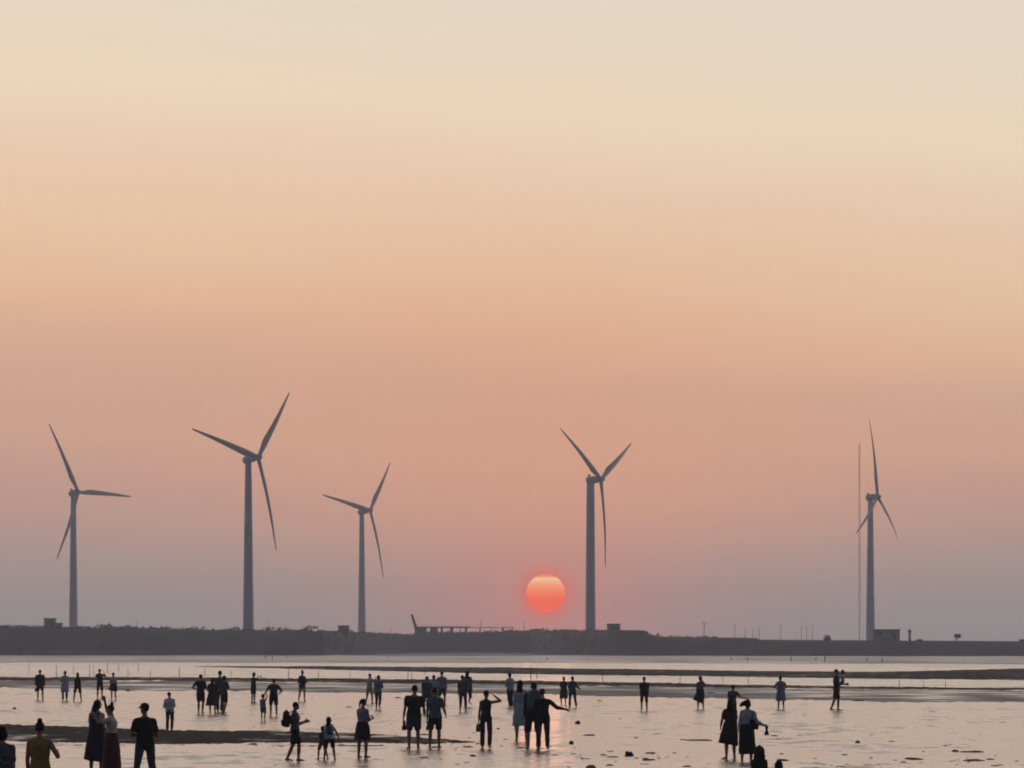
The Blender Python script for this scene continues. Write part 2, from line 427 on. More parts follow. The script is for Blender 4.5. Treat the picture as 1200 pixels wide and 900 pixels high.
turbine((1028, 582), [(1019, 492), (1058, 630), (997, 627)], 1020, 584, 1019, 752, 'white wind turbine beside the tall thin mast at the right')

# ------------------------------------------------------------------ things on the embankment
def on_bank(px, o=26):
    d = bank_d(px)+o
    return d
def hut(name, x0, x1, ytop, ybot, label, cat, depth=5, flat=True, col=None, d=None):
    d = d or on_bank((x0+x1)/2); xa, xb = (x0-600)/F*d, (x1-600)/F*d
    z1 = at(0, ytop, d).z; z0 = at(0, ybot, d).z-2.0
    root = empty(name, ((xa+xb)/2, d, z0), 0, label, cat)
    w, h = xb-xa, z1-z0
    wall = bevel(MB().box((0, 0, h/2-.15), w, depth, h-.3).build('wall', col or m_conc, root, False), .05)
    bevel(MB().box((0, 0, h-.13), w+.4, depth+.4, .32).build('roof', m_dark, root, False), .04)
    nwin = max(1, int(w/3.2))
    for i in range(nwin):
        x = -w/2+w*(i+.5)/nwin
        f = bevel(MB().box((x, -depth/2-.02, h-1.35), min(1.2, w*.3), .1, .8).build('window', m_dark, root, False), .02)
    MB().box((w*.3, -depth/2-.03, h-2.2), .9, .08, 2.0).build('door', m_dark, root, False)
    return root
m_wall = mat('grey_wall', (112, 108, 108), .9, .15, .6)
hut('hut', 52.5, 65, 724.5, 736, 'small boxy hut left of the leftmost turbine', 'hut')
hut('shed', 65, 72.5, 730, 737, 'low shed against the hut by the leftmost turbine', 'shed', col=m_wall)
hut('shed', 396.5, 409, 733, 743, 'small flat shed left of the smallest turbine', 'shed', col=m_wall)
hut('control_building', 711.5, 726.5, 731, 741, 'square flat-roofed block right of the sunlit turbine', 'building', 7)
hut('substation', 1022, 1053, 737.5, 753, 'wide flat-roofed building at the foot of the rightmost turbine', 'building', 9, d=on_bank(1037, 30))

def mast(px, ytop, ybot, label, r=.12, arms=(), group=None, name='mast', d=None, lean=0, cat='mast'):
    d = d or on_bank(px, 40); b = at(px, ybot, d); t = at(px, ytop, d); h = t.z-b.z+2
    root = empty(name, (b.x, d, b.z-2), 0, label, cat, group)
    MB().tube([((0, 0, 0), r, r), ((lean*h*.5, 0, h*.5), r*.8, r*.8), ((lean*h, 0, h), r*.5, r*.5)], n=8).build('pole', m_dark, root)
    for (zf, w) in arms:
        MB().tube([((lean*h*zf-w, 0, h*zf), r*.6, r*.6), ((lean*h*zf+w, 0, h*zf+.02), r*.6, r*.6)], n=6).build('crossarm', m_dark, root)
    return root
FM = 'thin masts along the embankment right of the sun'
mast(825, 728, 747, 'thin pylon with two crossarms, tallest beyond the dip right of the sun', .13, ((.95, 1.2), (.8, .9)), FM, 'pylon', cat='pylon')
for k, (x, y) in enumerate(((861, 731), (873, 735), (882, 736), (890, 735), (915, 729), (939, 732), (945, 733), (952, 732))):
    mast(x, y, 749, 'faint thin mast in the row between the pylon and the round bush', .09, ((.9, .4),) if k % 3 == 0 else (), FM)
for x, y in ((160, 727), (196, 726), (315, 728), (458, 729)):
    mast(x, y, 742, 'faint slim pole rising from the scrub between the left turbines', .07, ((.93, .25),), 'slim poles on the scrubby crest', 'pole', cat='pole')
# lamp posts with curved arm near the sun
for x, y, lb in ((563, 726, 'curved street lamp standing over the trestle left of the sun'), (614, 727, 'faint curved street lamp below the setting sun')):
    d = on_bank(x, 30); b = at(x, 741, d); t = at(x, y, d); h = t.z-b.z+1.5
    root = empty('street_lamp', (b.x, d, b.z-1.5), 0, lb, 'street lamp')
    pp = MB().tube([((0, 0, 0), .12, .12), ((0, 0, h*.8), .09, .09), ((.15, 0, h*.93), .08, .08), ((.6, 0, h), .07, .07), ((1.3, 0, h), .06, .06)], lat=(0, 1, 0), n=8).build('pole', m_dark, root)
    MB().ball((1.45, 0, h-.02), .32, .14, .08).build('lamp_head', m_dark, root)
# tall guyed mast
d = 2080; b0 = at(1007, 753, d); t0 = at(1007.5, 520, d)
root = empty('guyed_mast', (b0.x, d, 0), 0, 'very tall thin lattice mast just left of the rightmost turbine', 'mast')
hm = t0.z; mb = MB(); s = .38
for k in range(3):
    q = 2*math.pi*k/3; x, y = s*math.cos(q), s*math.sin(q)
    mb.tube([((x, y, 0), .055, .055), ((x, y, hm), .055, .055)], n=6)
for i in range(int(hm/1.2)):
    for k in range(3):
        q, q2 = 2*math.pi*k/3, 2*math.pi*(k+1)/3; z = i*1.2
        mb.tube([((s*math.cos(q), s*math.sin(q), z), .035, .035), ((s*math.cos(q2), s*math.sin(q2), z+1.2), .035, .035)], n=4)
mb.build('lattice_mast', m_dark, root)
MB().tube([((0, 0, hm), .05, .05), ((0, 0, hm+2), .03, .03)], n=6).build('antenna', m_dark, root)
for k in range(3):
    q = 2*math.pi*k/3+.5
    gy = MB()
    for zf in (.5, .95): gy.tube([((0, 0, hm*zf), .015, .015), ((34*math.cos(q), 34*math.sin(q), 1), .015, .015)], n=4)
    gy.build('guy_wires', m_dark, root)
# signal tower
d = on_bank(1066, 15); b0 = at(1066, 752, d); t0 = at(1066, 737, d); h = t0.z-b0.z+1
root = empty('beacon_tower', (b0.x, d, b0.z-1), 0, 'small slender beacon tower right of the flat-roofed building', 'beacon')
MB().tube([((0, 0, 0), .5, .5), ((0, 0, h*.4), .38, .38), ((0, 0, h*.8), .34, .34)], n=12).build('column', m_conc, root)
bevel(MB().tube([((0, 0, h*.8), .75, .75), ((0, 0, h*.86), .75, .75)], n=12).build('gallery', m_dark, root), .03)
MB().tube([((0, 0, h*.86), .32, .32), ((0, 0, h*.97), .32, .32), ((0, 0, h), .05, .05)], n=12).build('lantern', m_dark, root)

for xa, xb, ya, yb, lb in ((58, 186, 762.6, 764.2, 'long low pale wall along the foot of the scrubby embankment at left'), (704, 852, 764.0, 765.4, 'long low pale wall along the foot of the embankment right of the sun')):
    d = bank_d((xa+xb)/2)+1.5; z1, z0 = at(0, ya, d).z, at(0, yb, d).z; x0_, x1_ = (xa-600)/F*d, (xb-600)/F*d
    wl = empty('seawall', ((x0_+x1_)/2, d, z0-.6), 0, lb, 'wall')
    bevel(MB().box((0, 0, (z1-z0+.6)/2), x1_-x0_, .8, z1-z0+.6).build('wall', m_conc, wl, False), .05)
    bevel(MB().box((0, 0, z1-z0+.65), x1_-x0_+.2, 1.0, .12).build('coping', m_conc, wl, False), .03)

# trestle with slanting boom, left of the sun
d = on_bank(520, 20); X = lambda p: (p-600)/F*d; Z = lambda y: at(0, y, d).z
root = empty('trestle', (X(487), d, Z(742)), 0, 'low dark trestle with a slanting boom, left of the setting sun', 'trestle')
ox, oz = X(487), Z(742)
def bx(b, xa, ya, xb, yb, dep):
    return b.box(((X(xa)+X(xb))/2-ox, 0, (Z(ya)+Z(yb))/2-oz), X(xb)-X(xa), dep, Z(ya)-Z(yb))
bevel(bx(MB(), 486, 734.2, 551, 736, 3.2).build('deck', m_dark, root, False), .05)
bevel(bx(MB(), 549, 735.0, 602, 735.8, 2.4).build('deck', m_dark, root, False), .05)
for xa, xb in ((486, 500), (504, 513), (516.5, 519), (527.5, 531), (545, 547.5)):
    bevel(bx(MB(), xa, 735.9, xb, 744, 2.6).build('pier', m_dark, root, False), .05)
for xa in (539, 562, 575, 588, 600): bx(MB(), xa, 735.7, xa+.9, 744, .4).build('post', m_dark, root, False)
a = Vector((X(488)-ox, 0, Z(738)-oz)); bq = Vector((X(482.5)-ox, 0, Z(720)-oz))
bevel(MB().tube([(a, .75, .5), (a.lerp(bq, .5), .6, .45), (bq, .5, .4)], lat=(1, 0, 0), n=4).build('boom', m_dark, root, False), .03)
rb = MB()
for px_ in range(488, 600, 6): rb.tube([((X(px_)-ox, -1.1, Z(735)-oz), .03, .03), ((X(px_)-ox, -1.1, Z(735)-oz+.9), .03, .03)], n=5)
rb.tube([((X(487)-ox, -1.1, Z(735)-oz+.9), .03, .03), ((X(600)-ox, -1.1, Z(735)-oz+.9), .03, .03)], n=5)
rb.build('railing', m_dark, root)

# single bushes and trees on the bare right crest
m_bark = mat('bark', (70, 58, 46), .9, .3, 5)
def tree(px, ytop, ybot, wpx, label, name='bush', lop=0):
    d = on_bank(px, 14); b0 = at(px, ybot, d); h = at(0, ytop, d).z-b0.z; w = wpx*d/F
    root = empty(name, (b0.x, d, b0.z-.3), 0, label, name)
    tr = MB(); tr.tube([((0, 0, -.6), .16, .16), ((.05, 0, h*.4), .11, .11), ((lop*w*.3, .1, h*.8), .04, .04)], n=8)
    for k in range(6):
        q = k*1.05; tr.tube([((.03, 0, h*.3), .06, .06), ((math.cos(q)*w*.3, math.sin(q)*w*.3, h*.7), .02, .02)], n=5)
    tr.build('trunk', m_bark, root)
    c = MB()
    for k in range(16):
        q = random.uniform(0, 6.28); rr = math.sqrt(random.random())*w*.38
        leaf_clump(c, Vector((math.cos(q)*rr+lop*w*.15, math.sin(q)*rr, h*(random.uniform(.45, .85) if name == 'tree' else random.uniform(.1, .8))+.3)), w*.17, 45, .28)
    c.build('crown', m_scrub, root, False)
tree(969, 743.8, 750.5, 11, 'round dark bush alone on the bare crest left of the tall thin mast')
tree(1121, 742.6, 751.5, 11, 'small lopsided tree alone on the crest at the far right', 'tree', .6)
tree(1077, 749.3, 751.6, 8, 'low tuft of bush right of the small beacon tower')
tree(1199, 749, 752, 9, 'low bush on the crest at the right edge of the photo')

# ------------------------------------------------------------------ stakes in the shallows
m_stake = mat('weathered_wood', (62, 54, 50), .9, .3, 3)
STK = [(34, 774, 789), (66, 779, 793), (86, 777, 790), (105, 776, 796), (109.5, 779, 793), (126, 776, 789), (139, 777, 787), (150, 783, 794), (162, 777, 787), (176, 784, 799),
       (210, 781, 795), (240, 781, 793), (271, 785, 797), (338, 783, 796), (373, 786, 797), (410, 787, 796), (478, 785, 796), (482.5, 788, 799), (498, 778, 790), (622, 780, 800),
       (629, 782, 795), (706, 789, 799), (797, 791, 800), (847, 791, 801), (877, 792, 802), (1054, 797, 805), (1082, 797, 806), (1108, 797, 806)]
for x, yt, yb in STK:
    d = gd(yb); h = (yb-yt)*d/F
    o = MB().tube([((0, 0, -.2), .035, .035), ((0, 0, h*.6), .03, .03), ((random.uniform(-.05, .05), 0, h), .022, .022)], n=7)
    w = random.uniform(.55, .95)
    ob = o.build('stake', m_stake, loc=gp(x, yb)); ob.scale = (w, w, 1)
    tag(ob, 'thin weathered stake stuck in the shallows behind the farthest waders', 'stake', 'weathered stakes in the shallows')
for x, yt, yb in ((311, 766.5, 772.5), (319, 768, 773), (336, 767, 771), (857, 770, 774), (876, 770, 775), (927, 769, 775), (956, 770, 774), (966.5, 768.5, 776), (1016, 770, 775.5), (1034, 771, 776), (641, 770, 774), (455, 769, 772)):
    d = gd(yb); h = (yb-yt)*d/F
    o = MB().tube([((0, 0, -.2), .085, .085), ((.02, 0, h*.6), .08, .08), ((random.uniform(-.1, .1), 0, h), .06, .06)], n=7).build('post', m_stake, loc=gp(x, yb))
    tag(o, 'tiny dark post in the far channel close under the embankment', 'post', 'dark posts in the far channel')

# ------------------------------------------------------------------ clumps on the sand
m_weed = mat('wet_stone', (40, 36, 34), .75, .3, 6)
def clump(px, py, wpx, hpx, label, seed, name='rock', cat='rock'):
    d = gd(py); w = wpx*d/F; h = max(.04, hpx*d/F)
    b = MB().ball((0, 0, 0), w/2, w*.42, h, n=22, m=14)
    for v in b.v:
        q = 1+.35*noise.noise(v*3/w+Vector((seed*3.1, 0, 0)))+.15*noise.noise(v*9/w+Vector((seed, 5, 0)))
        v.x *= q; v.y *= q; v.z = max(-.03, v.z*q)
    tag(b.build(name, m_weed, loc=gp(px, py)), label, cat)
clump(677, 848.2, 7, 3.5, 'small dark rock right of the outstretched arm of the couple', 1)
clump(669.5, 872, 6, 4, 'small round dark rock right of the red sun glint', 2)
clump(737, 886, 12, 6, 'largest dark rock on the sand left of the hatted head', 3)
clump(584, 854.5, 4, 1.6, 'tiny dark rock between the boy and the couple with backpack', 4)
clump(554, 886.5, 8, 2.2, 'low flat rock at the feet of the boy shading his eyes', 5)
clump(1005, 870.5, 6, 2.6, 'small dark rock alone on the bright sand at right', 6)
clump(1065, 889.5, 9, 2, 'flat dark wrack at the left of the three bottom right', 7, 'seaweed', 'seaweed'); clump(1071, 890, 20, 1, 'thin dark wisp of seaweed trailing from the flat wrack', 8, 'seaweed', 'seaweed')
clump(1119, 881, 7, 2.6, 'knobby dark stone at the head of a seaweed trail', 9); clump(1139, 881.5, 28, 1.2, 'thin seaweed trail running right from the knobby stone', 10, 'seaweed', 'seaweed')
clump(1141, 891.5, 24, 2, 'dark seaweed streak in the bottom right corner', 11, 'seaweed', 'seaweed')
clump(17, 831, 5, 2, 'tiny dark stone on bright sand at the far left', 12)
clump(150, 810, 5, 1.8, 'tiny dark stone at the mud edge right of the white-topped wader', 13)
clump(832, 813, 14, 1.5, 'low dark mud lump right of the woman in a blown skirt', 14, 'mud_lump', 'mud')
clump(1006, 821.5, 14, 1.5, 'low dark mud lump right of the man lifting a child', 15, 'mud_lump', 'mud')
clump(690, 862, 14, 1.4, 'faint flat patch of weed on sand above the round rock', 16, 'seaweed', 'seaweed')
clump(466, 818, 8, 1.2, 'faint weed patch on bright sand left of the man in black', 17, 'seaweed', 'seaweed')
clump(702, 821.5, 6, 1.2, 'faint weed patch right of the pair by the mud edge', 18, 'seaweed', 'seaweed')
clump(760, 891, 16, 1.0, 'thin weed streak right of the largest dark rock', 19, 'seaweed', 'seaweed')
clump(820, 868, 30, .8, 'long thin weed streak left of the two women in skirts', 20, 'seaweed', 'seaweed')

cl = MB(); rc = random.Random(5)
for _ in range(300):
    px = rc.uniform(-60, 1260); py = 812+90*rc.random()**.8
    if rc.random() < .35: py = interp([(0, 872), (330, 873), (565, 871), (700, 888), (900, 896), (1260, 890)], px)+rc.gauss(0, 4)
    if py < interp([(0, 808), (400, 813), (800, 820), (1260, 826)], px) or py > 905: continue
    w = rc.choice((.05, .07, .09, .12, .16, .28))*rc.uniform(.7, 1.3); o = gp(px, py)
    n0 = len(cl.v); cl.ball((0, 0, 0), w/2, w*rc.uniform(.4, 1.0), .01+.10*w*rc.random(), n=9, m=5)
    for v in cl.v[n0:]:
        q = 1+.5*noise.noise(v*4/w+Vector((px, 0, 0))); v.x *= q; v.y *= q; v.z = max(-.02, v.z*q); v += o
tag(cl.build('mud_clods', m_weed), 'scattered mud clods and flecks of weed on the wet sand', 'mud', kind='stuff')

# ------------------------------------------------------------------ people
CLOTH = bpy.data.textures.new('cloth_folds', 'CLOUDS'); CLOTH.noise_scale = .2; CLOTH.noise_depth = 2
def cloth(name, c):
    m_ = sum(c)/3; c = tuple((v*.74+m_*.26)*.86 for v in c)
    return mat('cloth_'+name, c, .9, .12, 9, .12, .15, 60)
C = dict(black=(38, 36, 40), navy=(40, 44, 66), blue=(52, 60, 96), white=(205, 210, 215), lightblue=(150, 176, 196), paleblue=(165, 188, 205), grey=(112, 118, 128), teal=(84, 108, 118), maroon=(92, 34, 42),
         olive=(142, 124, 46), brown=(72, 52, 48), darkbrown=(52, 40, 38), lilac=(128, 126, 160), green=(60, 66, 52), jeans=(58, 66, 92), darkgreen=(34, 42, 38), greybrown=(104, 92, 88), cream=(196, 184, 168), slate=(74, 82, 96))
m_skin = mat('skin', (128, 90, 72), .6, .06, 8, .3); m_hair = mat('black_hair', (22, 19, 19), .8, .2, 30, .15, .3, 90)
m_eye = mat('eye_white', (225, 222, 218), .3, .02, 4)

ARM = {
 'down': ((.14, .02, -1), (.06, .16, -1)), 'carry': ((.2, .0, -1), (.05, .08, -1)), 'phone': ((.14, .22, -1), (-.28, 1, .22)), 'photo': ((.4, .75, -.25), (-.5, .55, .75)),
 'brow': ((1, .25, .1), (-.8, .3, .62)), 'out': ((.72, .1, -.62), (1, .25, -.28)), 'behind': ((.22, -.35, -1), (-.85, -.3, -.55)), 'hip': ((.65, -.15, -.75), (-.7, .3, -.5)),
 'crossed': ((.3, .12, -1), (-.85, .6, .1)), 'reach': ((.5, .15, -.85), (.45, .2, -.9)), 'bent': ((.28, -.12, -1), (.12, .75, -.55)), 'swingf': ((.12, .35, -1), (.05, .55, -.85)), 'swingb': ((.14, -.4, -1), (.08, -.15, -1)),
 'hug': ((.75, .15, -.2), (.75, .35, -.15)), 'cradle': ((.12, .45, -.9), (-.15, 1, -.02)), 'elbow': ((.5, -.05, -.85), (-.2, .85, .15)), 'raised': ((.35, .5, .7), (-.25, .2, .95)), 'strap': ((.45, -.05, -.9), (.7, .5, -.28)),
}
LEG = {  # (left thigh, left shin), (right thigh, right shin); x outward
 'stand': (((.05, .0, -1), (.02, -.03, -1)), ((.05, .02, -1), (.02, -.04, -1))),
 'wide': (((.16, .0, -1), (.12, -.03, -1)), ((.16, .02, -1), (.12, -.04, -1))),
 'walk': (((.04, .32, -1), (.02, -.02, -1)), ((.04, -.16, -1), (.02, -.42, -1))),
 'stride': (((.06, .42, -1), (.02, .1, -1)), ((.06, -.28, -1), (.04, -.42, -1))),
 'step': (((.04, -.12, -1), (.02, -.34, -1)), ((.05, .22, -1), (.02, 0, -1))),
 'kick': (((.05, .02, -1), (.02, -.05, -1)), ((.06, .1, -1), (.12, -.9, -.55))),
 'dangle': (((.1, .75, -.7), (.05, -.1, -1)), ((.1, .85, -.6), (.05, .2, -1))),
 'crouch': (((.18, .9, -.25), (.05, -.55, -.9)), ((.18, .9, -.25), (.05, -.55, -.9))),
}
def nv(v): return Vector(v).normalized()

def person(px, yt, yf, label, face=0, sex='m', top=('tee', 'black'), bottom=('shorts', 'black'), hair='short', arms=('down', 'down'), legs='stand', lean=0, side=0, head=(0, 0), hat=None, hatc='navy',
           build=1.0, group='people wading on the tidal flat', z=0.0, s=None, d=None, mirror=False, skirt_off=(0, 0)):
    rn = random.Random(int(px*10)); J_ = lambda a: rn.uniform(-a, a)
    if legs != 'dangle': face = face+J_(9); side = side+J_(2.5); lean = lean+rn.uniform(-1, 3); head = (head[0]+J_(22), head[1]+J_(7))
    if legs == 'stand' and rn.random() < .45 and not (bottom and bottom[0] in ('skirt', 'pinafore')): legs = 'step'; mirror = rn.random() < .5
    d = d or gd(yf)
    if s is None: s = (yf-yt)*d/F/1.70
    near = d < 165
    vox = (.010 if near else .015)
    root = empty('person', ((px-600)/F*d, d, z), R(face), label, 'person', group)
    root.scale = (s, s, s)
    fem = sex == 'f'; kid = sex == 'k'
    sh = (.155 if fem else .185)*build; hip = .088
    if kid: sh = .15
    hr = 1.25 if kid else 1.0                       # head size
    TM = Matrix.Translation((0, 0, .95)) @ Matrix.Rotation(R(-lean), 4, 'X') @ Matrix.Rotation(R(side), 4, 'Y') @ Matrix.Translation((0, 0, -.95))
    T3 = TM.to_3x3()
    b = MB()
    tor = [(.86, .135, .10), (.93, .165, .115), (1.0, .155, .11), (1.08, .135 if fem else .145, .10), (1.18, .145 if fem else .16, .11), (1.28, .15 if fem else .172, .118), (1.35, .135 if fem else .155, .098), (1.40, .09, .07), (1.45, .058, .058)]
    tor = [(zz, rx*(build if zz > .9 else 1), ry*build) for zz, rx, ry in tor]
    lat = T3 @ Vector((1, 0, 0))
    def torso(bb, inf, z0=0, z1=9, extra=None):
        rg = [(TM @ Vector((0, 0, zz)), rx+inf, ry+inf) for zz, rx, ry in tor if z0 <= zz <= z1]
        bb.tube(rg, lat=lat, n=18)
    torso(b, 0)
    # neck and head
    nk = TM @ Vector((0, -.01, 1.43)); hb = TM @ Vector((0, .015, 1.52))
    b.limb(nk, hb, .056, .05)
    HM = TM @ Matrix.Translation((0, .015, 1.50)) @ Matrix.Rotation(R(head[0]), 4, 'Z') @ Matrix.Rotation(R(-head[1]), 4, 'X') @ Matrix.Scale(hr, 4)
    H3 = HM.to_3x3()
    def hp(x, y, zz): return HM @ Vector((x, y, zz))
    b.ball(hp(0, 0, .105), .074, .092, .098, H3)
    b.ball(hp(0, .022, .05), .056, .070, .062, H3)              # jaw
    b.ball(hp(0, .098, .07), .013, .02, .022, H3, 8, 6)         # nose
    b.ball(hp(0, .088, .035), .024, .012, .009, H3, 8, 6)       # mouth
    for sx in (-1, 1):
        b.ball(hp(sx*.078, -.005, .085), .012, .022, .034, H3, 8, 6)
        b.ball(hp(sx*.03, .082, .115), .024, .012, .009, H3, 8, 6)  # brow
    J = {}
    for sx, nm in ((-1, arms[0]), (1, arms[1])):
        U, Fo = ARM[nm]; U = tuple(q+J_(.07) for q in U); Fo = tuple(q+J_(.08) for q in Fo)
        k = 'L' if sx < 0 else 'R'
        fl = Vector((sx, 1, 1))
        shp = TM @ Vector((sx*(sh-.012), 0, 1.355))
        U = T3 @ nv(Vector(U)*fl); Fo = T3 @ nv(Vector(Fo)*fl)
        e = shp+U*.285; w = e+Fo*.245
        J['S'+k], J['E'+k], J['W'+k] = shp, e, w
        b.limb(TM @ Vector((sx*.05, 0, 1.40)), shp, .045, .056)
        b.limb(shp, shp.lerp(e, .55), .056*build, .046); b.limb(shp.lerp(e, .5), e, .046, .039)
        b.limb(e, e.lerp(w, .4), .039, .038); b.limb(e.lerp(w, .4), w, .038, .026)
        # hand: palm and five fingers
        inward = T3 @ Vector((-sx, .15, 0)); inward = (inward-Fo*inward.dot(Fo)); inward = inward.normalized() if inward.length > .05 else Fo.orthogonal().normalized()
        acr = Fo.cross(inward).normalized()
        if (T3 @ Vector((0, 1, .3))).dot(acr) < 0: acr = -acr
        pc = w+Fo*.055
        b.tube([(w-Fo*.01, .026, .02), (w+Fo*.03, .036, .017), (w+Fo*.075, .042, .015), (w+Fo*.095, .038, .013)], lat=acr, n=10)
        for q, ln in ((-.031, .058), (-.0105, .074), (.0105, .08), (.031, .072)):
            f0 = w+Fo*.085+acr*q; f1 = f0+(Fo*.92+inward*.25).normalized()*ln*.5+acr*q*.18; f2 = f1+(Fo*.6+inward*.75).normalized()*ln*.5
            b.limb(f0, f1, .0095, .009, 7); b.limb(f1, f2, .009, .0075, 7)
        t0 = w+Fo*.03+acr*.03; t1 = t0+(Fo*.6+acr*.75+inward*.2).normalized()*.038; t2 = t1+(Fo*.85+acr*.2+inward*.35).normalized()*.03
        b.limb(t0, t1, .0125, .011, 7); b.limb(t1, t2, .011, .0085, 7)
        J['H'+k] = w+Fo*.10+inward*.03; J['F'+k] = Fo
    for sx, (th, shn) in ((-1, LEG[legs][1 if mirror else 0]), (1, LEG[legs][0 if mirror else 1])):
        k = 'L' if sx < 0 else 'R'; fl = Vector((sx, 1, 1))
        th = (th[0]+rn.uniform(-.01, .07), th[1]+J_(.07), th[2]); shn = (shn[0]+J_(.02), shn[1]-rn.uniform(0, .07), shn[2])
        h0 = Vector((sx*hip, 0, .90)); kn = h0+nv(Vector(th)*fl)*.42; an = kn+nv(Vector(shn)*fl)*.40
        J['P'+k], J['K'+k], J['A'+k] = h0, kn, an
    low = min(J['AL'].z, J['AR'].z); J['drop'] = low-.08
    for sx in (-1, 1):
        k = 'L' if sx < 0 else 'R'
        h0, kn, an = J['P'+k], J['K'+k], J['A'+k]
        b.limb(h0, h0.lerp(kn, .5), .088*build, .072*build); b.limb(h0.lerp(kn, .45), kn, .074*build, .055)
        b.limb(kn, kn.lerp(an, .35), .055, .057); b.limb(kn.lerp(an, .35), an, .057, .038)
        up_ = (kn-an).normalized(); fw = Vector((sx*.15, 1, 0)); 
        fd = (fw-up_*fw.dot(up_)*.9).normalized()
        if an.z < low+.06: fd = nv((sx*.18, 1, 0))
        heel = an-fd*.045-Vector((0, 0, .05)); toe = an+fd*.175-Vector((0, 0, .062))
        b.limb(an, heel, .038, .03)
        b.tube([(heel-fd*.015, .02, .015), (heel+fd*.02, .033, .03), (heel.lerp(toe, .45)+Vector((0, 0, .012)), .040, .032), (heel.lerp(toe, .8), .046, .02), (toe+fd*.01, .036, .013)], lat=(0, 0, 1) if False else fd.cross(Vector((0, 0, 1))), n=10)
    SH = Matrix.Translation((0, 0, -J['drop']))
    def mk(bb, name, material, v, disp=0.0, sm=3, parent=root):
        bb.xf(SH); o = bb.build(name, material, parent)
        if v:
            r = o.modifiers.new('remesh', 'REMESH'); r.mode = 'VOXEL'; r.voxel_size = v; r.use_smooth_shade = True
            if disp:
                dp = o.modifiers.new('folds', 'DISPLACE'); dp.texture = CLOTH; dp.strength = disp; dp.mid_level = .5; dp.texture_coords = 'LOCAL'
            q = o.modifiers.new('smooth', 'SMOOTH'); q.iterations = sm; q.factor = .5
        return o
    body = mk(b, 'body', m_skin, vox, 0, 2)
    if near:
        ey = MB()
        for sx in (-1, 1): ey.ball(hp(sx*.03, .083, .098), .012, .008, .008, H3, 8, 6)
        mk(ey, 'eyes', m_eye, 0)
    cv = vox*1.3
    # upper garment
    kind, cn = top[0], top[1]
    def sleeves(bb, frac):
        for k in 'LR':
            S_, E_, W_ = J['S'+k], J['E'+k], J['W'+k]
            sx = -1 if k == 'L' else 1
            bb.limb(TM @ Vector((sx*.055, 0, 1.395)), S_, .052, .066)
            if frac <= 1: bb.limb(S_, S_.lerp(E_, frac), .07*build, .062)
            else: bb.limb(S_, E_, .068*build, .056); bb.limb(E_, E_.lerp(W_, frac-1), .054, .042)
    slv = {'tee': .62, 'shirt': 1.92, 'vest': 0, 'jacket': 1.95, 'dress': .6, 'longdress': 1.9}[kind]
    g = MB()
    rg = [(TM @ Vector((0, 0, zz)), rx, ry) for zz, rx, ry in tor]
    inf = .030 if kind == 'jacket' else .02
    bot = .84 if kind != 'jacket' else .78
    if bottom and bottom[0] in ('skirt', 'pinafore'): bot = .99
    rg = [(TM @ Vector((0, 0, bot)), .165*build+inf, .125*build+inf)]+[(TM @ Vector((0, 0, zz)), max(rx, .142*build)+inf, ry+inf) for zz, rx, ry in tor if .9 < zz < 1.40]+[(TM @ Vector((0, 0, 1.42)), .085, .068), (TM @ Vector((0, -.005, 1.455)), .068, .066)]
    g.tube(rg, lat=lat, n=20)
    if slv: sleeves(g, slv)
    if kind == 'jacket' and hat == 'hood_up':
        g.ball(hp(0, -.012, .09), .125, .125, .135, H3); g.ball(hp(0, -.03, 0), .135, .12, .1, H3); g.limb(hp(0, -.05, .16), hp(0, -.06, .235), .07, .025); g.limb(nk, hb, .1, .1)
    elif kind == 'jacket': g.ball(TM @ Vector((0, -.085, 1.42)), .1, .05, .06)
    def skirt(bb, z0, hem, flare, ry=.8):
        rg = []; n = 9
        for i in range(n):
            q = i/(n-1); zz = z0+(hem-z0)*q
            hipw = .178+.042*min(1, q*2.2)
            r_ = (hipw+(flare-.2)*q**1.2)*build
            rg.append((Vector((skirt_off[0]*q*q, skirt_off[1]*q*q, zz)), r_, r_*ry))
        bb.tube(rg, lat=(1, 0, 0), n=26)
    if kind in ('dress', 'longdress'):
        skirt(g, 1.02, top[2], top[3])
        nm = 'dress'
    else: nm = {'tee': 'tee_shirt', 'shirt': 'shirt', 'vest': 'vest_top', 'jacket': 'jacket'}[kind]
    mk(g, nm, cloth(cn, C[cn]), cv, .042, 3)
    # lower garment
    if bottom:
        kind, cn = bottom[0], bottom[1]
        g = MB()
        if kind == 'skirt':
            skirt(g, 1.05, bottom[2], bottom[3]); nm = 'skirt'
        elif kind == 'pinafore':
            skirt(g, 1.05, bottom[2], bottom[3]); nm = 'pinafore'
            g.tube([(TM @ Vector((0, 0, zz)), rx_, ry_) for zz, rx_, ry_ in ((1.0, .185, .15), (1.08, .175, .14), (1.18, .17, .145), (1.27, .155, .15), (1.29, .12, .1))], lat=lat, n=18)
            for sx in (-1, 1):
                pts = [(sx*.10, -.13, 1.25), (sx*.09, -.12, 1.36), (sx*.085, -.02, 1.435), (sx*.09, .1, 1.38), (sx*.1, .14, 1.25)]
                for u_, v_ in zip(pts, pts[1:]): g.limb(TM @ Vector(u_), TM @ Vector(v_), .026, .026, 8)
        else:
            g.tube([(Vector((0, 0, .98)), .158*build, .11*build), (Vector((0, 0, .92)), .168*build, .122*build), (Vector((0, 0, .84)), .16*build, .12*build), (Vector((0, 0, .79)), .08, .08)], lat=(1, 0, 0), n=18)
            fr = {'shorts': .78, 'short_shorts': .5, 'long_shorts': 1.05, 'trousers': 1.92, 'rolled_trousers': 1.5}[kind]
